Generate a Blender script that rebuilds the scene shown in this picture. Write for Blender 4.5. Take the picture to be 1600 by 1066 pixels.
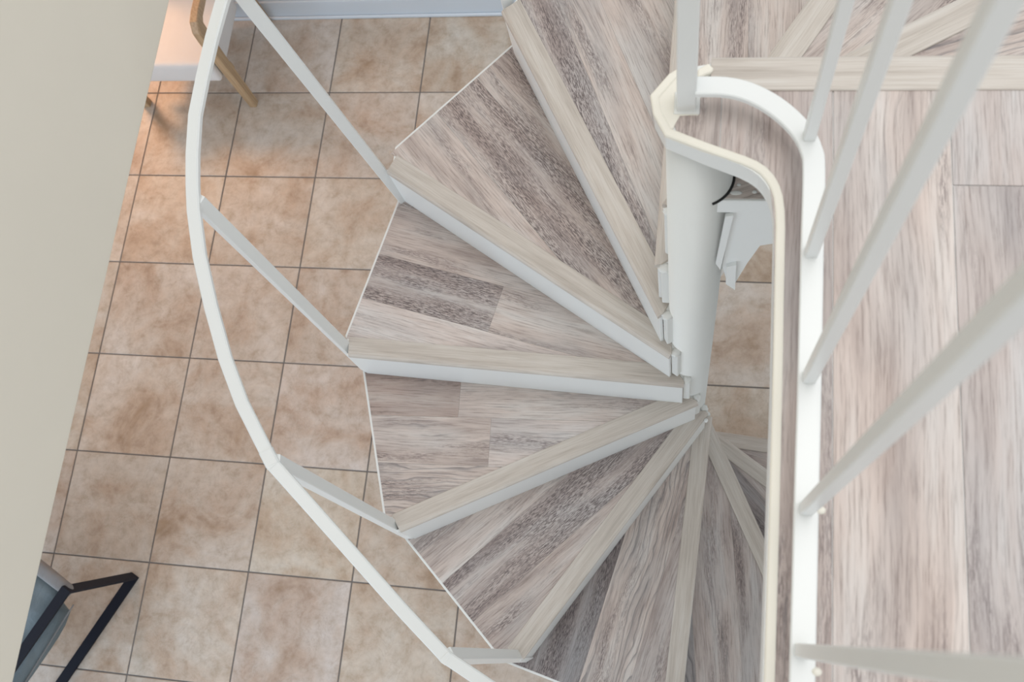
import bpy, bmesh, math, random
from mathutils import Vector, Matrix
random.seed(7)
SC = bpy.context.scene
for o in list(bpy.data.objects): bpy.data.objects.remove(o)
COL = SC.collection
PI = math.pi

# ------------------------------------------------------------------ camera
CAM = Vector((2.69166, -2.82786, 3.87532))
ROT = Matrix(((0.982059, -0.044676, 0.183205), (0.095652, 0.955287, -0.279781), (-0.162514, 0.292286, 0.942421)))
cd = bpy.data.cameras.new('camera'); cam = bpy.data.objects.new('camera', cd); COL.objects.link(cam)
cam.matrix_world = Matrix.Translation(CAM) @ ROT.to_4x4()
cd.sensor_width = 36.0; cd.lens = 33.481; cd.clip_start = 0.02; cd.clip_end = 60
cd.dof.use_dof = True; cd.dof.focus_distance = 2.25; cd.dof.aperture_fstop = 6.5
SC.camera = cam

# ------------------------------------------------------------------ world, lights, exposure
SC.view_settings.view_transform = 'Standard'
SC.view_settings.look = 'None'
SC.view_settings.exposure = 0.0
SC.view_settings.gamma = 1.0
SC.view_settings.use_curve_mapping = False
w = bpy.data.worlds.new('room_light'); SC.world = w; w.use_nodes = True
bg = w.node_tree.nodes['Background']
bg.inputs[0].default_value = (0.95, 0.975, 1.0, 1); bg.inputs[1].default_value = 0.92

def light(name, kind, loc, energy, color, size=1.0, size_y=None, aim=None, spread=None):
    l = bpy.data.lights.new(name, kind); l.energy = energy; l.color = color
    if kind == 'AREA':
        l.shape = 'RECTANGLE'; l.size = size; l.size_y = size_y or size
        if spread: l.spread = spread
    else: l.shadow_soft_size = size
    o = bpy.data.objects.new(name, l); COL.objects.link(o); o.location = loc
    if aim is not None:
        o.rotation_euler = (Vector(aim) - Vector(loc)).to_track_quat('-Z', 'Y').to_euler()
    return o
light('upper_ceiling_light', 'AREA', (3.4, -1.6, 8.4), 165, (1.0, 0.985, 0.97), 3.6, 3.6, (2.4, -2.2, 1.5))
light('lower_window_light', 'AREA', (-0.9, -5.2, 1.45), 60, (0.62, 0.80, 1.0), 2.6, 1.8, (1.2, -2.7, 0.1))
light('table_lamp_light', 'POINT', (-0.42, -0.10, 1.15), 48, (1.0, 0.52, 0.25), 0.16)

# ------------------------------------------------------------------ materials
def new_mat(name):
    m = bpy.data.materials.new(name); m.use_nodes = True
    nt = m.node_tree; b = nt.nodes['Principled BSDF']
    return m, nt, b
def nd(nt, t, **kw):
    n = nt.nodes.new(t)
    for k, v in kw.items(): setattr(n, k, v)
    return n
def ramp(nt, fac, stops, interp='LINEAR'):
    r = nd(nt, 'ShaderNodeValToRGB'); r.color_ramp.interpolation = interp
    e = r.color_ramp.elements
    while len(e) < len(stops): e.new(0.5)
    for i, (p, c) in enumerate(stops):
        e[i].position = p; e[i].color = (*c, 1) if len(c) == 3 else c
    nt.links.new(fac, r.inputs[0]); return r.outputs[0]
def mixc(nt, fac, a, b, mode='MIX'):
    m = nd(nt, 'ShaderNodeMix', data_type='RGBA', blend_type=mode)
    for s, v in ((m.inputs[0], fac), (m.inputs[6], a), (m.inputs[7], b)):
        if hasattr(v, 'links'): nt.links.new(v, s)
        elif isinstance(v, (int, float)): s.default_value = v
        else: s.default_value = (*v, 1)
    return m.outputs[2]
def math_n(nt, op, a, b=None, clamp=False):
    m = nd(nt, 'ShaderNodeMath', operation=op, use_clamp=clamp)
    for s, v in ((m.inputs[0], a), (m.inputs[1], b)):
        if v is None: continue
        if hasattr(v, 'links'): nt.links.new(v, s)
        else: s.default_value = v
    return m.outputs[0]
def mapped(nt, src, scale, loc=(0, 0, 0), rot=(0, 0, 0)):
    m = nd(nt, 'ShaderNodeMapping'); m.inputs['Scale'].default_value = scale
    m.inputs['Location'].default_value = loc; m.inputs['Rotation'].default_value = rot
    nt.links.new(src, m.inputs[0]); return m.outputs[0]
def noise(nt, vec, scale=1.0, detail=3.0, rough=0.5, dist=0.0):
    n = nd(nt, 'ShaderNodeTexNoise'); n.inputs['Scale'].default_value = scale
    n.inputs['Detail'].default_value = detail; n.inputs['Roughness'].default_value = rough
    n.inputs['Distortion'].default_value = dist
    nt.links.new(vec, n.inputs['Vector']); return n.outputs['Fac']
def bump(nt, b, h, strength=0.1, dist=0.002):
    n = nd(nt, 'ShaderNodeBump'); n.inputs['Strength'].default_value = strength
    n.inputs['Distance'].default_value = dist
    nt.links.new(h, n.inputs['Height']); nt.links.new(n.outputs[0], b.inputs['Normal'])

def wood_plank_mat():
    """weathered grey-pink vinyl plank; UV u runs along the grain, in metres"""
    m, nt, b = new_mat('weathered_plank')
    uv = nd(nt, 'ShaderNodeUVMap', uv_map='UVMap').outputs[0]
    warp = noise(nt, mapped(nt, uv, (2.0, 7.0, 1)), 1, 2)
    L = nt.links
    # bend the grain slightly
    sep = nd(nt, 'ShaderNodeSeparateXYZ'); L.new(uv, sep.inputs[0])
    vv = math_n(nt, 'ADD', sep.outputs[1], math_n(nt, 'MULTIPLY', math_n(nt, 'SUBTRACT', warp, 0.5), 0.035))
    cmb = nd(nt, 'ShaderNodeCombineXYZ'); L.new(sep.outputs[0], cmb.inputs[0]); L.new(vv, cmb.inputs[1])
    g = cmb.outputs[0]
    n1 = noise(nt, mapped(nt, g, (1.9, 15.0, 1)), 1, 5, 0.62)
    col = ramp(nt, n1, [(0.27, (0.255, 0.207, 0.192)), (0.39, (0.41, 0.350, 0.325)), (0.51, (0.53, 0.465, 0.432)), (0.68, (0.60, 0.575, 0.555))])
    n2 = noise(nt, mapped(nt, g, (3.0, 9.0, 1), (5, 3, 0)), 1, 2)
    col = mixc(nt, math_n(nt, 'MULTIPLY', ramp(nt, n2, [(0.45, (0, 0, 0)), (0.7, (1, 1, 1))]), 0.55), col, (0.46, 0.465, 0.47))
    # fine fibres
    n3 = noise(nt, mapped(nt, g, (11.0, 240.0, 1)), 1, 4, 0.7)
    col = mixc(nt, 1.0, col, ramp(nt, n3, [(0.30, (0.58, 0.55, 0.54)), (0.50, (1, 1, 1)), (0.75, (1.10, 1.10, 1.10))]), 'MULTIPLY')
    oi = nd(nt, 'ShaderNodeObjectInfo')
    # saw-mark distress: broken dark fibres with slanting scratches, strength set per plank (object alpha)
    n4 = noise(nt, mapped(nt, g, (60.0, 420.0, 1), (1, 7, 0)), 1, 3, 0.7)
    n5 = noise(nt, mapped(nt, uv, (48.0, 420.0, 1), (3, 1, 0), (0, 0, math.radians(52))), 1, 2, 0.6)
    n6 = noise(nt, mapped(nt, uv, (48.0, 420.0, 1), (7, 2, 0), (0, 0, math.radians(-44))), 1, 2, 0.6)
    pn = noise(nt, mapped(nt, g, (1.9, 15.0, 1), (11, 4, 0)), 1, 4, 0.62)
    pb = math_n(nt, 'ADD', pn, math_n(nt, 'MULTIPLY', oi.outputs['Alpha'], 0.16))
    patch = ramp(nt, pb, [(0.54, (0, 0, 0)), (0.70, (1, 1, 1))])
    mixn = math_n(nt, 'ADD', math_n(nt, 'MULTIPLY', n4, 0.5), math_n(nt, 'ADD', math_n(nt, 'MULTIPLY', n5, 0.25), math_n(nt, 'MULTIPLY', n6, 0.25)))
    d = ramp(nt, mixn, [(0.475, (0, 0, 0)), (0.53, (1, 1, 1))])
    col = mixc(nt, math_n(nt, 'MULTIPLY', patch, 0.22), col, (0.33, 0.27, 0.26))
    fac = math_n(nt, 'MULTIPLY', math_n(nt, 'MULTIPLY', patch, d), 0.88)
    col = mixc(nt, fac, col, (0.125, 0.10, 0.10))
    # cathedral grain lines, strength set per plank (object index)
    sg = nd(nt, 'ShaderNodeSeparateXYZ'); L.new(g, sg.inputs[0])
    wob = noise(nt, mapped(nt, g, (3.2, 10.0, 1), (31, 5, 0)), 1, 3, 0.45)
    ph = math_n(nt, 'ADD', math_n(nt, 'MULTIPLY', sg.outputs[1], 62.0), math_n(nt, 'MULTIPLY', wob, 7.0))
    fr = math_n(nt, 'FRACT', ph)
    lines = ramp(nt, fr, [(0.0, (1, 1, 1)), (0.12, (0.5, 0.5, 0.5)), (0.34, (0, 0, 0)), (0.93, (0, 0, 0)), (1.0, (1, 1, 1))])
    pm0 = math_n(nt, 'ADD', noise(nt, mapped(nt, g, (1.6, 9.0, 1), (21, 9, 0)), 1, 2), math_n(nt, 'SUBTRACT', math_n(nt, 'MULTIPLY', oi.outputs['Object Index'], 0.026), 0.06))
    pm = ramp(nt, pm0, [(0.58, (0, 0, 0)), (0.68, (1, 1, 1))])
    col = mixc(nt, math_n(nt, 'MULTIPLY', math_n(nt, 'MULTIPLY', lines, pm), 0.75), col, (0.15, 0.145, 0.155))
    # a tone for each plank, from the object's own colour
    col = mixc(nt, 1.0, col, oi.outputs['Color'], 'MULTIPLY')
    L.new(col, b.inputs['Base Color'])
    b.inputs['Roughness'].default_value = 0.5; b.inputs['Specular IOR Level'].default_value = 0.35
    bump(nt, b, n3, 0.12, 0.001)
    return m
def nosing_mat():
    m, nt, b = new_mat('pale_oak_nosing')
    uv = nd(nt, 'ShaderNodeUVMap', uv_map='UVMap').outputs[0]
    n1 = noise(nt, mapped(nt, uv, (3, 45, 1)), 1, 4, 0.6, 0.3)
    n2 = noise(nt, mapped(nt, uv, (10, 300, 1)), 1, 3, 0.6)
    col = ramp(nt, n1, [(0.3, (0.44, 0.395, 0.35)), (0.5, (0.53, 0.485, 0.435)), (0.7, (0.585, 0.55, 0.505))])
    col = mixc(nt, 1.0, col, ramp(nt, n2, [(0.32, (0.85, 0.83, 0.81)), (0.55, (1, 1, 1))]), 'MULTIPLY')
    nt.links.new(col, b.inputs['Base Color']); b.inputs['Roughness'].default_value = 0.5
    bump(nt, b, n2, 0.1, 0.0008); return m
def paint_mat(name, col, rough=0.35, lump=0.15, spec=0.5):
    m, nt, b = new_mat(name)
    tc = nd(nt, 'ShaderNodeTexCoord').outputs['Object']
    n = noise(nt, tc, 60, 4, 0.6)
    c = mixc(nt, noise(nt, tc, 7, 3), tuple(x * 0.965 for x in col), col)
    nt.links.new(c, b.inputs['Base Color']); b.inputs['Roughness'].default_value = rough
    b.inputs['Specular IOR Level'].default_value = spec
    bump(nt, b, n, lump, 0.002); return m
def tile_mat():
    m, nt, b = new_mat('beige_ceramic_tile')
    tc = nd(nt, 'ShaderNodeTexCoord').outputs['Object']
    oi = nd(nt, 'ShaderNodeObjectInfo')
    add = nd(nt, 'ShaderNodeVectorMath', operation='ADD')
    sc = nd(nt, 'ShaderNodeVectorMath', operation='SCALE'); sc.inputs['Scale'].default_value = 37.0
    cmb = nd(nt, 'ShaderNodeCombineXYZ'); nt.links.new(oi.outputs['Random'], cmb.inputs[0])
    nt.links.new(math_n(nt, 'MULTIPLY', oi.outputs['Random'], 1.7), cmb.inputs[1])
    nt.links.new(cmb.outputs[0], sc.inputs[0]); nt.links.new(tc, add.inputs[0]); nt.links.new(sc.outputs[0], add.inputs[1])
    v = add.outputs[0]
    n1 = noise(nt, v, 3.6, 6, 0.62, 0.5)
    col = ramp(nt, n1, [(0.28, (0.37, 0.26, 0.175)), (0.42, (0.50, 0.395, 0.315)), (0.53, (0.56, 0.485, 0.415)), (0.70, (0.625, 0.58, 0.535))])
    n2 = noise(nt, v, 17, 7, 0.72, 0.25)
    col = mixc(nt, 1.0, col, ramp(nt, n2, [(0.30, (0.76, 0.71, 0.65)), (0.50, (0.97, 0.97, 0.97)), (0.7, (1.10, 1.11, 1.12))]), 'MULTIPLY')
    n3 = noise(nt, mapped(nt, v, (5, 5, 5), (2, 1, 0)), 1, 4, 0.6, 3.0)
    vein = ramp(nt, n3, [(0.485, (0, 0, 0)), (0.50, (1, 1, 1)), (0.515, (0, 0, 0))])
    col = mixc(nt, math_n(nt, 'MULTIPLY', vein, 0.22), col, (0.30, 0.20, 0.13))
    col = mixc(nt, 1.0, col, oi.outputs['Color'], 'MULTIPLY')
    nt.links.new(col, b.inputs['Base Color']); b.inputs['Roughness'].default_value = 0.38
    bump(nt, b, n2, 0.1, 0.002); return m
def fabric_mat(name, a, c, scale=350, rough=0.9):
    m, nt, b = new_mat(name)
    tc = nd(nt, 'ShaderNodeTexCoord').outputs['Object']
    n = noise(nt, tc, scale, 2); n2 = noise(nt, tc, 9, 4)
    col = mixc(nt, n2, a, c)
    nt.links.new(col, b.inputs['Base Color']); b.inputs['Roughness'].default_value = rough
    wr = noise(nt, mapped(nt, tc, (14, 5, 8), (0, 0, 0), (0, 0, 0.6)), 1, 3, 0.5, 1.2)
    bump(nt, b, mixc(nt, 0.12, wr, n), 0.6 if rough < 0.8 else 0.12, 0.02); return m
M_wood = wood_plank_mat(); M_nose = nosing_mat(); M_tile = tile_mat()
M_white = paint_mat('white_enamel_steel', (0.735, 0.75, 0.735), 0.32, 0.10)
M_white2 = paint_mat('thick_white_brushed_paint', (0.70, 0.71, 0.685), 0.38, 0.30)
M_lip = paint_mat('cream_painted_edge', (0.76, 0.73, 0.64), 0.5, 0.3)
M_wall = paint_mat('greige_wall_paint', (0.70, 0.655, 0.565), 0.75, 0.05, 0.2)
M_bwall = paint_mat('blue_white_wall_paint', (0.60, 0.66, 0.72), 0.6, 0.05, 0.3)
M_base = paint_mat('white_trim_paint', (0.62, 0.69, 0.76), 0.4, 0.05)
M_grout = paint_mat('grey_grout', (0.20, 0.185, 0.175), 0.9, 0.4, 0.1)
M_ceil = paint_mat('white_ceiling_paint', (0.78, 0.78, 0.76), 0.8, 0.1, 0.2)
M_gap = paint_mat('black_gap', (0.01, 0.01, 0.01), 0.6, 0.1)
M_cream = fabric_mat('cream_upholstery', (0.66, 0.645, 0.63), (0.72, 0.71, 0.70))
M_grey = fabric_mat('blue_grey_upholstery', (0.075, 0.115, 0.14), (0.19, 0.235, 0.26), 500, 0.55)
M_greyb = fabric_mat('taupe_grey_upholstery', (0.18, 0.16, 0.15), (0.24, 0.25, 0.26), 500, 0.6)
M_black = paint_mat('black_steel', (0.007, 0.009, 0.018), 0.6, 0.05, 0.25)
def oak():
    m, nt, b = new_mat('honey_oak')
    tc = nd(nt, 'ShaderNodeTexCoord').outputs['Object']
    n = noise(nt, mapped(nt, tc, (120, 120, 6)), 1, 3)
    nt.links.new(ramp(nt, n, [(0.3, (0.36, 0.24, 0.135)), (0.7, (0.50, 0.36, 0.22))]), b.inputs['Base Color'])
    b.inputs['Roughness'].default_value = 0.45; return m
M_oak = oak()

# ------------------------------------------------------------------ mesh helpers
def mesh_obj(name, bm, mat, parent=None, smooth=False, world_to=None):
    me = bpy.data.meshes.new(name); bm.normal_update(); bm.to_mesh(me); bm.free()
    me.materials.append(mat)
    if smooth:
        for p in me.polygons: p.use_smooth = True
    o = bpy.data.objects.new(name, me); COL.objects.link(o)
    if parent is not None: o.parent = parent
    return o
def setup(o, label=None, cat=None, group=None, kind=None):
    if label: o['label'] = label
    if cat: o['category'] = cat
    if group: o['group'] = group
    if kind: o['kind'] = kind
    return o
def empty(name, loc, label=None, cat=None, parent=None):
    o = bpy.data.objects.new(name, None); COL.objects.link(o); o.location = loc
    o.empty_display_size = 0.05
    if parent: o.parent = parent
    return setup(o, label, cat)
def bevel(bm, w, seg=1, edges=None):
    bmesh.ops.bevel(bm, geom=list(edges or bm.edges), offset=w, segments=seg, profile=0.6, affect='EDGES', clamp_overlap=True)
def prism(poly, z0, z1, bm=None):
    """vertical prism over a ccw 2-D polygon"""
    bm = bm or bmesh.new()
    lo = [bm.verts.new((x, y, z0)) for x, y in poly]; hi = [bm.verts.new((x, y, z1)) for x, y in poly]
    bm.faces.new(hi); bm.faces.new(lo[::-1]); n = len(poly)
    for i in range(n): bm.faces.new((lo[i], lo[(i + 1) % n], hi[(i + 1) % n], hi[i]))
    return bm
def box(x0, x1, y0, y1, z0, z1, bv=0.0, seg=1, bm=None):
    b2 = prism([(x0, y0), (x1, y0), (x1, y1), (x0, y1)], z0, z1)
    if bv: bevel(b2, bv, seg)
    if bm is None: return b2
    me = bpy.data.meshes.new('t'); b2.to_mesh(me); b2.free(); bm.from_mesh(me); bpy.data.meshes.remove(me); return bm
def sweep(path, prof, closed=False, bm=None, ups=None):
    """sweep a profile (list of (side, up)) along 3-D points, up stays near +Z unless given"""
    bm = bm or bmesh.new(); rings = []
    P = [Vector(p) for p in path]; n = len(P)
    for i, p in enumerate(P):
        a = P[max(0, i - 1)]; c = P[min(n - 1, i + 1)]; t = (c - a).normalized()
        up = Vector(ups[i]) if ups else Vector((0, 0, 1))
        if abs(t.dot(up)) > 0.95: up = Vector((0, 1, 0))
        s = t.cross(up).normalized(); u = s.cross(t).normalized()
        k = 1.0
        if 0 < i < n - 1:
            c1 = (p - a).normalized().dot((c - p).normalized()); k = 1 / max(0.6, math.sqrt((1 + c1) / 2))
        rings.append([bm.verts.new(p + s * q[0] * k + u * q[1]) for q in prof])
    m = len(prof)
    for i in range(n - 1):
        for j in range(m):
            bm.faces.new((rings[i][j], rings[i][(j + 1) % m], rings[i + 1][(j + 1) % m], rings[i + 1][j]))
    bm.faces.new(rings[0][::-1]); bm.faces.new(rings[-1])
    bmesh.ops.recalc_face_normals(bm, faces=bm.faces); return bm
def rect_prof(w, h, c=0.002):
    a, b = w / 2, h / 2
    return [(-a + c, -b), (a - c, -b), (a, -b + c), (a, b - c), (a - c, b), (-a + c, b), (-a, b - c), (-a, -b + c)]
def rod(p0, p1, w, ang=0.0, d=None, c=0.0015, bm=None):
    """square bar from p0 to p1, section turned by ang about the vertical"""
    p0, p1 = Vector(p0), Vector(p1); bm = bm or bmesh.new(); d = d or w
    t = (p1 - p0).normalized(); a = Vector((math.cos(ang), math.sin(ang), 0)); a = (a - t * a.dot(t)).normalized(); b = t.cross(a)
    pr = rect_prof(w, d, c)
    r0 = [bm.verts.new(p0 + a * q[0] + b * q[1]) for q in pr]; r1 = [bm.verts.new(p1 + a * q[0] + b * q[1]) for q in pr]
    for j in range(8): bm.faces.new((r0[j], r0[(j + 1) % 8], r1[(j + 1) % 8], r1[j]))
    bm.faces.new(r0[::-1]); bm.faces.new(r1)
    bmesh.ops.recalc_face_normals(bm, faces=bm.faces); return bm
def lathe(prof, cx, cy, n=48, bm=None):
    bm = bm or bmesh.new(); rings = []
    for r, z in prof: rings.append([bm.verts.new((cx + r * math.cos(2 * PI * i / n), cy + r * math.sin(2 * PI * i / n), z)) for i in range(n)])
    for a, b in zip(rings, rings[1:]):
        for i in range(n): bm.faces.new((a[i], a[(i + 1) % n], b[(i + 1) % n], b[i]))
    bm.faces.new(rings[0][::-1]); bm.faces.new(rings[-1])
    bmesh.ops.recalc_face_normals(bm, faces=bm.faces); return bm
def clip(poly, p, n):
    """keep the part of a polygon where (q-p).n >= 0"""
    out = []
    for i in range(len(poly)):
        a, b = poly[i], poly[(i + 1) % len(poly)]
        da = (a[0] - p[0]) * n[0] + (a[1] - p[1]) * n[1]; db = (b[0] - p[0]) * n[0] + (b[1] - p[1]) * n[1]
        if da >= 0: out.append(a)
        if (da > 0 > db) or (da < 0 < db):
            t = da / (da - db); out.append((a[0] + (b[0] - a[0]) * t, a[1] + (b[1] - a[1]) * t))
    return out
def area(poly):
    return 0.5 * abs(sum(poly[i][0] * poly[(i + 1) % len(poly)][1] - poly[(i + 1) % len(poly)][0] * poly[i][1] for i in range(len(poly))))
def add_uv(o, ang, off, org=(0, 0)):
    me = o.data; uvl = me.uv_layers.new(name='UVMap'); c, s = math.cos(ang), math.sin(ang)
    for l in me.loops:
        v = me.vertices[l.vertex_index].co; x, y = v.x - org[0], v.y - org[1]
        uvl.data[l.index].uv = (x * c + y * s + off[0], -x * s + y * c + off[1] + v.z * 0.3)
def plank(poly, z0, z1, ang, parent, tone, off=None, mat=None, name='plank', wear=0.2, figure=0):
    if len(poly) < 3 or area(poly) < 2e-4: return None
    bm = prism(poly, z0, z1)
    top = [e for e in bm.edges if all(v.co.z > (z0 + z1) / 2 for v in e.verts)]
    bevel(bm, 0.0004, 1, top)
    o = mesh_obj(name, bm, mat or M_wood, parent)
    add_uv(o, ang, off or (random.uniform(0, 40), random.uniform(0, 40)))
    if len(tone) == 5: wear, figure = tone[3:]
    o.color = (*tone[:3], wear); o.pass_index = max(0, figure); return o
def lay_planks(poly, z0, z1, ang, seams, joints, parent, tones, offs=None, gap=0.0002):
    """split a polygon into planks: seams = v positions across the grain; joints[i] = u positions of butt joints in strip i"""
    c, s = math.cos(ang), math.sin(ang); nv = (-s, c); nu = (c, s)
    edges = [None] + list(seams) + [None]; k = 0
    for i in range(len(edges) - 1):
        q = poly
        if edges[i] is not None: q = clip(q, (nv[0] * (edges[i] + gap), nv[1] * (edges[i] + gap)), nv)
        if edges[i + 1] is not None and len(q) > 2: q = clip(q, (nv[0] * (edges[i + 1] - gap), nv[1] * (edges[i + 1] - gap)), (-nv[0], -nv[1]))
        if len(q) < 3: k += 1; continue
        js = [None] + list(joints.get(i, [])) + [None]
        for j in range(len(js) - 1):
            r = q
            if js[j] is not None: r = clip(r, (nu[0] * (js[j] + gap), nu[1] * (js[j] + gap)), nu)
            if js[j + 1] is not None and len(r) > 2: r = clip(r, (nu[0] * (js[j + 1] - gap), nu[1] * (js[j + 1] - gap)), (-nu[0], -nu[1]))
            plank(r, z0, z1, ang, parent, tones[k % len(tones)], offs[k % len(offs)] if offs else None); k += 1

# ------------------------------------------------------------------ setting: tiled floor
T = 0.45697
fl = mesh_obj('floor', box(-1.9, 4.7, -4.6, 0.10, -0.10, -0.003), M_grout); setup(fl, kind='structure')
tb = box(-T / 2 + 0.0030, T / 2 - 0.0030, -T / 2 + 0.0030, T / 2 - 0.0030, -0.008, 0.0, 0.0016)
proto = mesh_obj('tile', tb, M_tile, fl); first = True
rt = random.Random(3)
for i in range(-4, 10):
    for j in range(0, 10):
        x, y = (i + 0.5) * T, -(j + 0.5) * T
        o = proto if first else proto.copy()
        if not first: COL.objects.link(o)
        first = False
        o.location = (x, y, rt.uniform(-0.0004, 0.0004))
        t = rt.uniform(0.91, 1.01); o.color = (t, t * rt.uniform(0.99, 1.01), t * rt.uniform(0.97, 1.01), 1)
        o.rotation_euler[2] = rt.choice((0, PI / 2, PI, -PI / 2))
# back wall, baseboard, shoe moulding
wb = setup(mesh_obj('wall_back', box(-1.9, 4.7, -0.018, 0.10, 0.0, 2.40), M_bwall), kind='structure')
bb = box(-1.9, 4.7, -0.030, -0.018, 0.0, 0.125, 0.003, 2)
baseb = setup(mesh_obj('baseboard_back', bb, M_base), kind='structure')
mesh_obj('shoe_moulding', box(-1.9, 4.7, -0.043, -0.030, 0.0, 0.020, 0.006, 3), M_base, baseb, True)
# stairwell wall on the left: its lower edge ends at the ceiling of the room below
ZW = 2.40
wl = setup(mesh_obj('wall_left', box(1.50, 1.6462, -4.6, 1.2, ZW, 4.95, 0.003, 2), M_wall), kind='structure')
ce = setup(mesh_obj('ceiling', box(-1.9, 1.50, -4.6, 0.10, ZW, ZW + 0.26), M_ceil), kind='structure')

# ------------------------------------------------------------------ spiral staircase
PX, PY = 2.69516, -2.13146
TH, DT, H = math.radians(177.6615), math.radians(29.5455), 0.2075
def Z(k): return (10 - k) * H
def A(k): return TH + (k - 3) * DT
def pt(k, r, o):
    a = A(k); return (PX + r * math.cos(a) - o * math.sin(a), PY + r * math.sin(a) + o * math.cos(a))
def polar(r, deg): a = math.radians(deg); return (PX + r * math.cos(a), PY + r * math.sin(a))
def inter(p, d, q, e):
    det = d[0] * -e[1] + e[0] * d[1]; t = ((q[0] - p[0]) * -e[1] + e[0] * (q[1] - p[1])) / det
    return (p[0] + d[0] * t, p[1] + d[1] * t)
stair = empty('spiral_staircase', (PX, PY, 0), 'white steel spiral staircase with weathered grey plank treads, winding down to the tiled floor', 'staircase')
SP = Matrix.Translation((-PX, -PY, 0))
def under(o, parent):
    """parent keeps the world-space mesh in place"""
    o.parent = parent; o.matrix_parent_inverse = Matrix.Identity(4)
    off = Vector((0, 0, 0)); q = parent
    while q is not None: off += q.location; q = q.parent
    o.location = -off; return o
pole = under(mesh_obj('center_pole', lathe([(0.088, 0.0), (0.088, 0.012), (0.0515, 0.013), (0.0515, 2.657)], PX, PY, 64), M_white2), stair)
for p in pole.data.polygons: p.use_smooth = abs(p.normal.z) < 0.5
pole['label'] = 'thickly painted white round pole'

R_front = {-2: .912, -1: .912, 0: .912, 1: .911, 2: .917, 3: .928, 4: .917, 5: .905, 6: .912, 7: .912, 8: .912, 9: .912}
W1 = (1.02, 1.00, 0.98); W2 = (0.88, 0.87, 0.87); W3 = (0.95, 0.92, 0.90); W4 = (1.10, 1.10, 1.10); W5 = (0.56, 0.56, 0.58); WB = (0.80, 0.72, 0.68)  # W5: dark grey planks, darkened further to paint in shade on lower treads
# per tread: grain angle from its own front line (deg), seams and butt joints (metres from the pole centre), plank tones
# (each tone: colour, wear, figured grain)
SPEC = {
 -2: (8, [-0.20, -0.06], {}, [(*W1, .1, 2), (*W1, .1, 6), (*W1, 0, 6)]),
 -1: (12, [-0.22, -0.07, 0.04], {}, [(*W1, .2, 0), (*W3, .9, 0), (*W3, .5, 0), (*W1, 0, 0)]),
 0: (-2, [-0.24, -0.10], {}, [(*W3, .2, 0), (*W1, .1, 0), (*W3, .3, 2)]),
 1: (5, [-0.223, -0.078, 0.020], {}, [(*W1, .1, 0), (*W1, 0, 0), (*W1, .1, 3), (*W2, 1.0, 0)]),
 2: (16.4, [-0.305, -0.161, -0.016, 0.129], {}, [(*W2, .2, 0), (*W1, 0, 9), (*W3, .8, 0), (*W3, 1.0, 0), (*W1, .1, 0)]),
 3: (10.5, [-0.205, -0.060, 0.076], {2: [0.54]}, [(*W3, 0, 0), (*W3, 0, 2), (*W1, .1, 0), (*W2, 1.0, 0), (*W4, 0, 0)]),
 4: (25.3, [0.131, 0.270], {0: [0.655], 1: [0.557]}, [(*W1, 0, 2), (*WB, 0, 4), (*W4, .2, 2), (*W1, 0, 0), (*W1, 0, 9)]),
 5: (11.2, [-0.21, -0.065, 0.080], {}, [(*W3, 0, 0), (*W1, .2, 3), (*W2, 1.0, 0), (*W3, .2, 0)]),
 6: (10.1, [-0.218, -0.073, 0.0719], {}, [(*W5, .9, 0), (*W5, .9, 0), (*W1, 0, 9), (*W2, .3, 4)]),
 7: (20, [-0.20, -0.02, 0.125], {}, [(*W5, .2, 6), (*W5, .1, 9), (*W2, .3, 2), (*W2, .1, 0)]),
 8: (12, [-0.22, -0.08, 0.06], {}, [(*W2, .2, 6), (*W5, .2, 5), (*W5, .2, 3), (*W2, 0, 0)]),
 9: (12, [-0.22, -0.08, 0.06], {}, [(*W2, .1, 5), (*W5, .2, 4), (*W2, 0, 0), (*W2, 0, 0)]),
}
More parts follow.
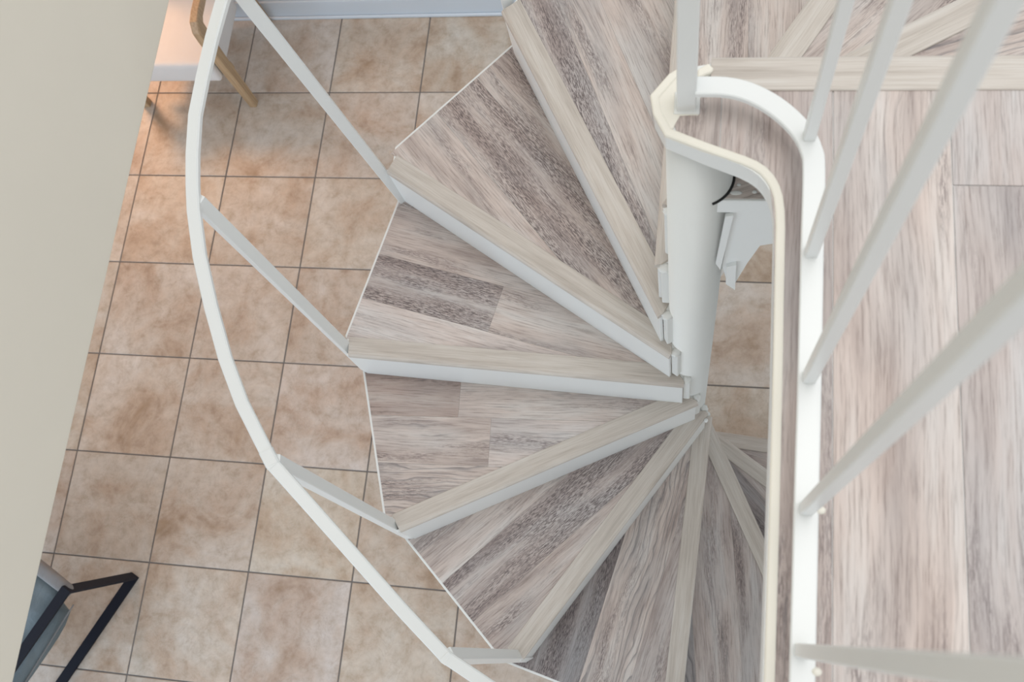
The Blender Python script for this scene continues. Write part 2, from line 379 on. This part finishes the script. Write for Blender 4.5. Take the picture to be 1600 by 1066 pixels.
def tread(k):
    z = Z(k); Rf = R_front[k]
    e = empty('tread', (0, 0, z), parent=stair)
    ak, ap = A(k), A(k - 1); uk = (math.cos(ak), math.sin(ak)); up_ = (math.cos(ap), math.sin(ap))
    c1 = polar(0.9515, math.degrees(ak) + 2.2); c2 = polar(0.9535, math.degrees(ap) + 5.2)
    cdv = (c2[0] - c1[0], c2[1] - c1[1]); L = math.hypot(*cdv); cn = (cdv[0] / L, cdv[1] / L)
    nin = (-cn[1], cn[0])
    if (PX - c1[0]) * nin[0] + (PY - c1[1]) * nin[1] < 0: nin = (-nin[0], -nin[1])
    def shape(inset, of, ob, rin):
        f0 = pt(k, rin, of); b0 = pt(k - 1, rin + 0.004, ob)
        q = (c1[0] + nin[0] * inset, c1[1] + nin[1] * inset)
        fo = inter(pt(k, 0, of), uk, q, cn); bo = inter(pt(k - 1, 0, ob), up_, q, cn)
        poly = [f0, b0, bo, fo]
        a = sum(poly[i][0] * poly[(i + 1) % 4][1] - poly[(i + 1) % 4][0] * poly[i][1] for i in range(4))
        return poly if a > 0 else poly[::-1]
    # steel pan with the thin white rim that shows along the outer edge
    pan = shape(0.0, 0.060, -0.042, 0.010)
    pa, pb = pt(k, Rf + 0.020, 0.022), pt(k, Rf - 0.004, 0.060)
    dn = (pb[1] - pa[1], pa[0] - pb[0])
    if (PX - pa[0]) * dn[0] + (PY - pa[1]) * dn[1] < 0: dn = (-dn[0], -dn[1])
    pan = clip(pan, pa, dn)
    bm = prism(pan, z - 0.045, z - 0.0012); bevel(bm, 0.0012)
    under(mesh_obj('tread_pan', bm, M_white), e)
    wood = shape(0.0065, 0.030, -0.038, 0.012)
    ga, seams, joints, tones = SPEC[k]
    ang = ak - math.radians(ga)
    n = (-math.sin(ang), math.cos(ang)); vc = PX * n[0] + PY * n[1]
    uc = PX * math.cos(ang) + PY * math.sin(ang)
    seams = [s + vc for s in seams]
    J = {i: [uc + u for u in us] for i, us in joints.items()}
    n0 = len(COL.objects)
    rs = random.Random(100 + k * 7)
    offs = [(rs.uniform(0, 40), rs.uniform(0, 40)) for _ in range(9)]
    lay_planks(wood, z - 0.004, z, ang, seams, J, None, tones, offs)
    for o in list(COL.objects)[n0:]: under(o, e)
    # nosing strip, rounded at the front
    prof = [(0.0245, -0.006), (0.0245, 0.0022), (0.0255, 0.0034), (0.068, 0.0034), (0.0735, 0.0022), (0.0785, -0.0015), (0.0800, -0.006), (0.0800, -0.014), (0.0785, -0.0165), (0.060, -0.0165), (0.060, -0.006)]
    bm = bmesh.new(); ends = []
    for r, cut in ((None, 0), (Rf, 1)):
        ring = []
        for o_, dz in prof:
            rr = (0.010 + max(0, (0.055 - o_)) * 1.15) if r is None else r + (0.006 if o_ < 0.03 else 0.0)
            x, y = pt(k, rr, o_); ring.append(bm.verts.new((x, y, z + dz)))
        ends.append(ring)
    m = len(prof)
    for j in range(m): bm.faces.new((ends[0][j], ends[0][(j + 1) % m], ends[1][(j + 1) % m], ends[1][j]))
    bm.faces.new(ends[0][::-1]); bm.faces.new(ends[1]); bmesh.ops.recalc_face_normals(bm, faces=bm.faces)
    o = mesh_obj('nosing_strip', bm, M_nose); add_uv(o, ak, (rs.uniform(0, 30), rs.uniform(0, 30))); under(o, e)
    # riser plate down to the tread below
    zb = Z(k + 1) + 0.0005 if k < 9 else 0.0
    p = [pt(k, 0.013, 0.0665), pt(k, Rf + 0.012, 0.0665), pt(k, Rf + 0.012, 0.0745), pt(k, 0.013, 0.0745)]
    bm = prism(p, zb, z - 0.0165); bevel(bm, 0.001)
    under(mesh_obj('riser_plate', bm, M_white), e)
    # hub bracket by the pole and its lumpy painted caulk
    bm = prism([pt(k, 0.013, 0.020), pt(k, 0.013, 0.0662), pt(k, -0.006, 0.0662), pt(k, -0.006, 0.020)][::-1], max(0.0, z - 0.185), z - 0.006)
    bmesh.ops.recalc_face_normals(bm, faces=bm.faces); bevel(bm, 0.002)
    under(mesh_obj('hub_bracket', bm, M_white2), e)
    bm = bmesh.new(); rc = random.Random(k + 50)
    bmesh.ops.create_icosphere(bm, subdivisions=3, radius=1)
    x, y = pt(k, 0.004, 0.058)
    for v in bm.verts:
        f = 1 + 0.18 * math.sin(v.co.x * 7 + k) * math.cos(v.co.y * 9 + v.co.z * 5)
        a, b_ = v.co.x * 0.011 * f, v.co.y * 0.014 * f
        v.co = Vector((x + a * math.cos(ak) - b_ * math.sin(ak), y + a * math.sin(ak) + b_ * math.cos(ak), z - 0.003 + v.co.z * 0.007 * f))
    under(mesh_obj('caulk_bead', bm, M_white2, None, True), e)
    return e
TR = {k: tread(k) for k in range(-2, 10)}

# triangular gusset plate under the back edge of the top tread, and a black ring standing in for the dark gap round the pole
e = TR[-2]; z = Z(-2); yb = -2.172
poly = [(2.7495, 2.445), (2.744, 2.210), (2.754, 2.145), (2.769, 2.103), (2.787, 2.225), (2.803, 2.310), (2.95, 2.385), (3.25, 2.420), (3.25, 2.445)]
bm = bmesh.new(); a = [bm.verts.new((x, yb, zz)) for x, zz in poly]; b = [bm.verts.new((x, yb + 0.006, zz)) for x, zz in poly]
bm.faces.new(a); bm.faces.new(b[::-1])
for i in range(len(poly)): bm.faces.new((a[i], b[i], b[(i + 1) % len(poly)], a[(i + 1) % len(poly)]))
bmesh.ops.recalc_face_normals(bm, faces=bm.faces); under(mesh_obj('gusset_plate', bm, M_white), e)
bm = bmesh.new(); fp = [(2.739, 2.440), (2.7315, 2.235), (2.741, 2.205), (2.7515, 2.445)]
a = [bm.verts.new((x, yb - 0.006, zz)) for x, zz in fp]; b = [bm.verts.new((x, yb, zz)) for x, zz in fp]
bm.faces.new(a); bm.faces.new(b[::-1])
for i in range(4): bm.faces.new((a[i], b[i], b[(i + 1) % 4], a[(i + 1) % 4]))
bmesh.ops.recalc_face_normals(bm, faces=bm.faces); under(mesh_obj('gusset_flange', bm, M_white), e)
bm = bmesh.new(); fp = [(2.752, 2.222), (2.754, 2.135), (2.773, 2.1035), (2.768, 2.235)]
a = [bm.verts.new((x, yb - 0.007, zz)) for x, zz in fp]; b = [bm.verts.new((x, yb, zz)) for x, zz in fp]
bm.faces.new(a); bm.faces.new(b[::-1])
for i in range(4): bm.faces.new((a[i], b[i], b[(i + 1) % 4], a[(i + 1) % 4]))
bmesh.ops.recalc_face_normals(bm, faces=bm.faces); under(mesh_obj('gusset_flange', bm, M_white), e)
path = [(PX + 0.0535 * math.cos(t), PY + 0.0535 * math.sin(t), z + 0.001) for t in [math.radians(-66 + i * 4) for i in range(22)]]
under(mesh_obj('gap_ring', sweep(path, [(0.0022 * math.cos(q), 0.0022 * math.sin(q)) for q in [i * PI / 3 for i in range(6)]]), M_gap), e)['label'] = 'thin black ring standing in for the dark gap at the pole'
for (x, y, a_, b_) in ((2.752, -2.160, 0.010, 0.004), (2.780, -2.158, 0.004, 0.003), (2.756, -2.146, 0.0035, 0.0025)):
    bm = bmesh.new(); bmesh.ops.create_icosphere(bm, subdivisions=2, radius=1)
    for v in bm.verts: v.co = Vector((x + v.co.x * a_, y + v.co.y * b_, z + 0.0002 + v.co.z * 0.0012))
    under(mesh_obj('paint_drip', bm, M_white, None, True), e)
# screw head at the inner end of the sixth tread
x, y = pt(5, 0.030, 0.085)
under(mesh_obj('screw_head', lathe([(0.006, Z(5) - 0.012), (0.0065, Z(5) - 0.005), (0.004, Z(5) - 0.002)], x, y, 16), M_white, None, True), TR[5])

# handrail
RAIL = [(1.804, -1.77, 2.4687), (1.7805, -1.8333, 2.4404), (1.7609, -1.898, 2.4122), (1.7439, -1.9637, 2.3839), (1.7378, -2.0304, 2.3559), (1.7371, -2.0865, 2.3325), (1.7392, -2.1316, 2.3136), (1.7502, -2.2108, 2.2799), (1.7727, -2.3014, 2.2403), (1.8003, -2.3922, 2.1995), (1.8331, -2.4716, 2.1624), (1.8647, -2.5279, 2.1344), (1.8937, -2.5787, 2.1088), (1.9738, -2.6571, 2.0603), (2.0615, -2.7439, 2.0045), (2.1503, -2.8318, 1.9476), (2.2365, -2.9125, 1.8952), (2.3105, -2.9543, 1.8576)]
def rail_h(a_deg, r): k = 3 + (a_deg - 177.66 - 2.5) / 29.5455; x, y = polar(r, a_deg); return (x, y, Z(k) + 0.86)
upper = [rail_h(a, 0.955) for a in range(60, 156, 8)]
lower = [rail_h(a, 0.93) for a in range(254, 352, 8)]
HR = upper + RAIL + lower
prof = [(-0.013, -0.006), (0.013, -0.006), (0.0135, 0.003), (0.011, 0.0065), (-0.011, 0.0065), (-0.0135, 0.003)]
hr = sweep(HR, prof)
hro = under(mesh_obj('handrail', hr, M_white), stair)
for idx, w_ in ((12, 0.0143), (16, 0.0140)):
    p = Vector(RAIL[idx]); d0 = (Vector(RAIL[idx - 1]) - p).normalized() * (0.03 if idx == 12 else 0.007); d1 = (Vector(RAIL[idx + 1]) - p).normalized() * 0.004
    js = sweep([p + d0, p + d0 * 0.5, p, p + d1], [(q[0] * w_ / 0.0135, q[1] * 1.22) for q in prof])
    under(mesh_obj('rail_joint', js, M_white), hro)
# balusters, one at the front corner of every tread
def bal(bottom, top, k):
    o = under(mesh_obj('baluster', rod(bottom, top, 0.0275, A(k) + math.radians(68)), M_white), stair)
    return o
BAL = {2: ((1.858, -1.693, Z(3)), None), 3: ((1.749, -2.150, Z(4)), None), 4: ((1.884, -2.610, Z(5)), None), 5: ((2.246, -2.930, Z(6)), None)}
def near_rail(a_deg):
    best = None
    for i in range(len(HR) - 1):
        for s in range(10):
            q = Vector(HR[i]).lerp(Vector(HR[i + 1]), s / 10); a = math.degrees(math.atan2(q.y - PY, q.x - PX)) % 360
            d = abs(a - a_deg)
            if best is None or d < best[0]: best = (d, q.copy())
    return best[1]
TOPS = {2: (155.5), 3: (178.6), 4: (208.8), 5: (239.4)}
for k in range(-2, 10):
    if k in BAL:
        b0 = BAL[k][0]; tp = near_rail(TOPS[k])
    else:
        ad = math.degrees(A(k)) + 3.2; x, y = polar(0.94, ad % 360); b0 = (x, y, Z(k + 1) if k < 9 else 0.0)
        if not (60 <= ad % 360 <= 350): continue
        tp = near_rail(ad % 360)
    dx, dy = PX - tp[0], PY - tp[1]; dl = math.hypot(dx, dy)
    bal(b0, (tp[0] + dx / dl * 0.002, tp[1] + dy / dl * 0.002, tp[2] - 0.006), k)

# ------------------------------------------------------------------ landing platform
ZL = 13 * H
land = empty('landing_platform', (3.4, -2.6, ZL), 'upper landing with weathered plank deck and white steel rim, reaching over the staircase pole', 'landing')
rim = [(2.625, -2.116), (2.630, -2.144), (2.647, -2.176), (2.699, -2.199), (2.748, -2.2190), (2.762, -2.2255), (2.7725, -2.2335), (2.781, -2.2440), (2.787, -2.257), (2.791, -2.272), (2.7935, -2.29), (2.7945, -2.315), (2.7945, -2.52), (2.7925, -2.68), (2.790, -2.87), (2.787, -3.60), (4.20, -3.60), (4.20, -2.062), (2.71, -2.062), (2.668, -2.070), (2.651, -2.082)]
bm = prism(rim, ZL - 0.038, ZL - 0.0005); bevel(bm, 0.001)
under(mesh_obj('steel_rim', bm, M_white), land)
# cream lip standing a hair above the deck edge
lipc = [(2.668, -2.074), (2.651, -2.086), (2.629, -2.117), (2.634, -2.142), (2.650, -2.172), (2.701, -2.1935), (2.752, -2.2132), (2.766, -2.2197), (2.7772, -2.2278), (2.786, -2.2385), (2.7925, -2.251), (2.797, -2.266), (2.7995, -2.285), (2.8005, -2.31), (2.8005, -2.52), (2.7995, -2.68), (2.7975, -2.87), (2.7950, -3.60)]
bm = sweep([(x, y, ZL - 0.0005) for x, y in lipc], [(-0.0062, -0.002), (0.0062, -0.002), (0.0058, 0.0035), (0.004, 0.0046), (-0.004, 0.0046), (-0.0058, 0.0035)])
under(mesh_obj('edge_lip', bm, M_lip), land)['label'] = 'cream painted lip along the landing edge'
bm = prism([(2.632, -2.118), (2.638, -2.141), (2.652, -2.166), (2.656, -2.168), (2.664, -2.146), (2.690, -2.146), (2.690, -2.076), (2.668, -2.078), (2.653, -2.090)], ZL - 0.001, ZL + 0.0022); bevel(bm, 0.001)
under(mesh_obj('corner_plate', bm, M_lip), land)
deck = [(2.655, -2.150), (2.662, -2.172), (2.704, -2.189), (2.750, -2.2075), (2.771, -2.222), (2.786, -2.246), (2.793, -2.30), (2.7945, -2.52), (2.7935, -2.68), (2.7915, -2.87), (2.789, -3.59), (4.19, -3.59), (4.19, -2.108), (2.69, -2.108)]
# deck planks run away from the stair nosing
def deck_planks():
    n0 = len(COL.objects)
    seams = [2.720, 2.866, 3.012, 3.158, 3.304, 3.450, 3.596, 3.742, 3.888, 4.034]
    tones = [(0.98, 0.93, 0.91), (0.95, 0.92, 0.90), (1.05, 1.0, 0.97), (0.98, 0.97, 0.96), (1.0, 0.98, 0.96), (1.04, 1.02, 1.0), (0.97, 0.96, 0.95)]
    J = [[-2.60], [-3.1], [-3.35], [-2.245], [-2.45], [-3.2], [-2.7], [-3.0], [-2.5], [-2.9], []]
    rs = random.Random(12); fixed = {0: (*W3, 0.15, 3), 1: (0.90, 0.87, 0.86, 0.0, -4), 2: (1.04, 1.0, 0.97, 0.0, -6), 3: (0.90, 0.90, 0.91, 0.1, -3)}; ed = [2.5] + seams + [4.4]
    for i in range(len(ed) - 1):
        q = clip(deck, (ed[i] + 0.0006, 0), (1, 0))
        if len(q) > 2: q = clip(q, (ed[i + 1] - 0.0006, 0), (-1, 0))
        js = [0] + J[i] + [-9]
        for j in range(len(js) - 1):
            r = clip(q, (0, js[j] - 0.0006), (0, -1)) if len(q) > 2 else []
            if len(r) > 2: r = clip(r, (0, js[j + 1] + 0.0006), (0, 1))
            plank(r, ZL - 0.003, ZL + 0.0015, PI / 2, None, fixed.get(i, (*rs.choice(tones), 0.1, -5)), (rs.uniform(0, 40), rs.uniform(0, 40)))
    for o in list(COL.objects)[n0:]: under(o, land)
deck_planks()
prof = [(-2.1085, 0.001), (-2.1085, 0.0032), (-2.107, 0.0045), (-2.064, 0.0045), (-2.0580, 0.003), (-2.0540, -0.001), (-2.0525, -0.006), (-2.0525, -0.0165), (-2.0600, -0.0165), (-2.0600, 0.001)]
bm = bmesh.new(); a = [bm.verts.new((2.704, y, ZL + dz)) for y, dz in prof]; b = [bm.verts.new((4.19, y, ZL + dz)) for y, dz in prof]
for j in range(len(prof)): bm.faces.new((a[j], a[(j + 1) % len(prof)], b[(j + 1) % len(prof)], b[j]))
bm.faces.new(a[::-1]); bm.faces.new(b); bmesh.ops.recalc_face_normals(bm, faces=bm.faces)
o = mesh_obj('nosing_strip', bm, M_nose); add_uv(o, 0, (3, 5)); under(o, land)
bm = box(2.71, 4.18, -2.0665, -2.0590, Z(-2) + 0.001, ZL - 0.038); under(mesh_obj('riser_plate', bm, M_white), land)
under(mesh_obj('joist', box(2.86, 4.18, -3.58, -3.53, ZL - 0.18, ZL - 0.038, 0.002), M_white), land)
under(mesh_obj('wall_bracket', box(4.12, 4.20, -3.60, -2.07, 0.0, ZL - 0.038, 0.002), M_white), land)

# ------------------------------------------------------------------ guard railing on the landing
gr = empty('guard_railing', (2.836, -2.5, ZL), 'white steel guard railing of thin square pickets along the landing edge, nearest the camera', 'railing')
ZB = ZL + 0.048
cl = [(2.684, -2.130), (2.722, -2.131), (2.752, -2.139), (2.780, -2.155), (2.804, -2.176), (2.822, -2.199), (2.832, -2.222), (2.8356, -2.25), (2.8342, -2.36), (2.8323, -2.53), (2.8305, -2.64), (2.828, -2.82), (2.822, -3.20), (2.817, -3.55)]
def smooth(pts, n=4):
    out = []
    for i in range(len(pts) - 1):
        p0 = Vector(pts[max(0, i - 1)]); p1 = Vector(pts[i]); p2 = Vector(pts[i + 1]); p3 = Vector(pts[min(len(pts) - 1, i + 2)])
        for s in range(n):
            t = s / n; out.append(0.5 * ((2 * p1) + (p2 - p0) * t + (2 * p0 - 5 * p1 + 4 * p2 - p3) * t * t + (-p0 + 3 * p1 - 3 * p2 + p3) * t ** 3))
    out.append(Vector(pts[-1])); return out
path = smooth([(x, y, ZB) for x, y in cl])
under(mesh_obj('bottom_rail', sweep(path, rect_prof(0.027, 0.010, 0.0015)), M_white), gr)
ZT = ZL + 0.93
path = smooth([(x, y, ZT) for x, y in cl])
under(mesh_obj('top_rail', sweep(path, rect_prof(0.030, 0.012, 0.003)), M_white), gr)
for i, (x, y) in enumerate([(2.8295, -2.205), (2.8330, -2.3635), (2.8318, -2.522), (2.8300, -2.676), (2.8265, -2.8300), (2.8250, -2.988), (2.8225, -3.146), (2.820, -3.304), (2.818, -3.46)]):
    o = under(mesh_obj('picket', rod((x, y, ZB + 0.004), (x, y, ZT - 0.005), 0.0150, 0.0), M_white), gr)
    if i in (3, 4):
        bm = bmesh.new(); bmesh.ops.create_icosphere(bm, subdivisions=2, radius=1)
        for v in bm.verts: v.co = Vector((x + 0.0155 + v.co.x * 0.006, y - (0.000 if i == 3 else 0.020) + v.co.y * 0.005, ZB + 0.003 + v.co.z * 0.004))
        under(mesh_obj('weld_bead', bm, M_lip, None, True), gr)
po = under(mesh_obj('end_post', rod((2.673, -2.1275, ZL + 0.001), (2.673, -2.1275, ZT + 0.02), 0.0262, 0.0), M_white), gr)
bm = box(2.656, 2.691, -2.1445, -2.110, ZL + 0.001, ZL + 0.004, 0.0015, 2)
under(mesh_obj('post_foot', bm, M_white2), gr)
bm = prism([(2.686, -2.092), (2.704, -2.084), (2.7075, -2.078), (2.700, -2.069), (2.686, -2.079)], ZL + 0.000, ZL + 0.010); bevel(bm, 0.0015)
under(mesh_obj('mounting_tab', bm, M_lip), gr)
path = [(2.708, -2.0955 + 0.012, ZL + 0.004), (2.699, -2.088, ZL + 0.009)]

# ------------------------------------------------------------------ cream armchair with oak frame, lower room
ch = empty('armchair', (0.25, -0.25, 0), 'cream upholstered armchair with slanted honey oak arm and leg, beside the back wall below', 'armchair')
def ch_side(x, w=0.040):
    y0 = -0.518
    pts = [(y0, 0.0), (y0 + 0.004, 0.30), (y0 + 0.012, 0.52), (y0 + 0.018, 0.585), (y0 + 0.035, 0.612), (y0 + 0.07, 0.622), (y0 + 0.30, 0.625), (y0 + 0.44, 0.628)]
    ws = [0.040, 0.052, 0.064, 0.066, 0.056, 0.044, 0.040, 0.040]
    bm = bmesh.new(); rings = []
    for i, (y, z) in enumerate(pts):
        a = pts[max(0, i - 1)]; c = pts[min(len(pts) - 1, i + 1)]; t = Vector((0, c[0] - a[0], c[1] - a[1])).normalized(); n = Vector((1, 0, 0)).cross(t)
        p = Vector((x, y, z)); ring = []
        for s, u in rect_prof(w, ws[i], 0.005): ring.append(bm.verts.new(p + Vector((1, 0, 0)) * s + n * u))
        rings.append(ring)
    for i in range(len(rings) - 1):
        for j in range(8): bm.faces.new((rings[i][j], rings[i][(j + 1) % 8], rings[i + 1][(j + 1) % 8], rings[i + 1][j]))
    bm.faces.new(rings[0][::-1]); bm.faces.new(rings[-1]); bmesh.ops.recalc_face_normals(bm, faces=bm.faces)
    return bm
for x in (0.530, -0.045):
    f_ = under(mesh_obj('arm_frame', ch_side(x), M_oak), ch)
    f_['label'] = 'honey oak arm and front leg'
    bm = rod((x, -0.065, 0.0), (x, -0.085, 0.625), 0.030, 0, 0.034, 0.004)
    under(mesh_obj('back_leg', bm, M_oak), ch)
under(mesh_obj('seat_rail', box(-0.01, 0.515, -0.475, -0.445, 0.21, 0.26, 0.003), M_oak), ch)
bm = box(0.010, 0.505, -0.565, -0.150, 0.265, 0.405); bevel(bm, 0.028, 4)
under(mesh_obj('seat_cushion', bm, M_cream, None, True), ch)
bm = box(0.010, 0.505, -0.190, -0.070, 0.300, 0.80); bevel(bm, 0.030, 4)
under(mesh_obj('back_cushion', bm, M_cream, None, True), ch)

# ------------------------------------------------------------------ blue-grey sling chair with black flat-bar frame, lower left
lc = empty('lounge_chair', (0.1, -3.0, 0), 'blue-grey lounge chair with black flat bar frame, mostly hidden by the left wall', 'lounge chair')
u = Vector((-0.454, -0.891, 0)).normalized(); s = Vector((-u.y, u.x, 0)) * -1   # u backwards, s towards the far side
if s.x > 0: s = -s
F = Vector((0.404, -2.803, 0.0))
def loop_frame(off, lab=False):
    o_ = s * off
    top0 = F + o_ + Vector((0.0, -0.078, 0.46)); top1 = top0 + u * 0.62; bot1 = F + o_ + u * 0.66
    pr = rect_prof(0.010, 0.030, 0.001)
    b0 = F + o_ + Vector((0, 0, 0.006))
    bm = bmesh.new()
    def bar(p, q, wv, tv):
        d = (q - p).normalized(); a = wv - d * wv.dot(d); a.normalize(); b = d.cross(a)
        r0 = [bm.verts.new(p + a * x_ + b * y_) for x_, y_ in ((-.021, -tv), (.021, -tv), (.021, tv), (-.021, tv))]
        r1 = [bm.verts.new(q + a * x_ + b * y_) for x_, y_ in ((-.021, -tv), (.021, -tv), (.021, tv), (-.021, tv))]
        for j in range(4): bm.faces.new((r0[j], r0[(j + 1) % 4], r1[(j + 1) % 4], r1[j]))
        bm.faces.new(r0[::-1]); bm.faces.new(r1)
    bar(top0 - u * 0.004, top1, s, 0.005); bar(b0 - u * 0.005, bot1 + Vector((0, 0, .006)), s, 0.006)
    bar(b0, top0, s, 0.005); bar(bot1 + Vector((0, 0, .006)), top1, s, 0.005)
    bmesh.ops.recalc_face_normals(bm, faces=bm.faces)
    return under(mesh_obj('side_frame', bm, M_black), lc)
loop_frame(0.0); loop_frame(0.60)
def soft_block(o0, lu, ls, z0, z1, bv, seg, name, mat, wr=0.0):
    """rounded cushion in the chair's own directions"""
    bm = bmesh.new(); bmesh.ops.create_cube(bm, size=1.0)
    bmesh.ops.scale(bm, vec=(lu, ls, z1 - z0), verts=bm.verts)
    bmesh.ops.subdivide_edges(bm, edges=bm.edges, cuts=7, use_grid_fill=True)
    for v in bm.verts:
        x, y, zz = v.co
        hx, hy, hz = lu / 2, ls / 2, (z1 - z0) / 2
        fx, fy = abs(x) / hx, abs(y) / hy
        v.co.z = zz * (1 - 0.28 * fx ** 4) * (1 - 0.28 * fy ** 4) + wr * math.sin(x * 46 + y * 17) * (1 if zz > 0 else 0)
        v.co.x = x * (1 - 0.06 * fy ** 4 - 0.04 * (zz / hz) ** 2); v.co.y = y * (1 - 0.05 * fx ** 4 - 0.04 * (zz / hz) ** 2)
    c = o0 + u * lu / 2 + s * ls / 2; c.z = (z0 + z1) / 2
    mt = Matrix((u.to_tuple(), s.to_tuple(), (0, 0, 1))).transposed()
    for v in bm.verts: v.co = mt @ v.co + c
    bmesh.ops.recalc_face_normals(bm, faces=bm.faces)
    return under(mesh_obj(name, bm, mat, None, True), lc)
A0 = F + Vector((0, -0.078, 0)); A0.z = 0
soft_block(A0 + s * 0.004 + u * 0.085, 0.48, 0.58, 0.25, 0.40, .03, 3, 'seat_cushion', M_grey, 0.005)
soft_block(A0 + s * 0.030 + u * 0.02, 0.30, 0.52, 0.36, 0.435, .03, 3, 'seat_pad', M_grey, 0.005)
pbar = soft_block(A0 - s * 0.012 - u * 0.02, 0.050, 0.60, 0.415, 0.452, .01, 2, 'front_band', M_greyb, 0.0)
pbar['label'] = 'taupe fabric band across the front'
# piping along the near side of the seat
pp = [A0 - s * 0.002 + u * t + Vector((0, 0, 0.36 - 0.05 * (t / 0.5))) for t in (0.06, 0.16, 0.28, 0.40, 0.52)]
under(mesh_obj('piping', sweep([tuple(p) for p in pp], [(0.003 * math.cos(q), 0.003 * math.sin(q)) for q in [i * PI / 3 for i in range(6)]]), M_greyb), lc)

for t, dz in ((0.10, 0.0), (0.19, -0.004), (0.27, -0.012)):
    pp = [A0 + s * q + u * (t + 0.03 * math.sin(q * 9)) + Vector((0, 0, 0.424 + dz - 0.25 * abs(q - 0.28) ** 2)) for q in (0.06, 0.12, 0.2, 0.3, 0.4, 0.5)]
    under(mesh_obj('seam', sweep([tuple(p) for p in pp], [(0.0035 * math.cos(q), 0.0035 * math.sin(q)) for q in [i * PI / 3 for i in range(6)]]), M_greyb), lc)
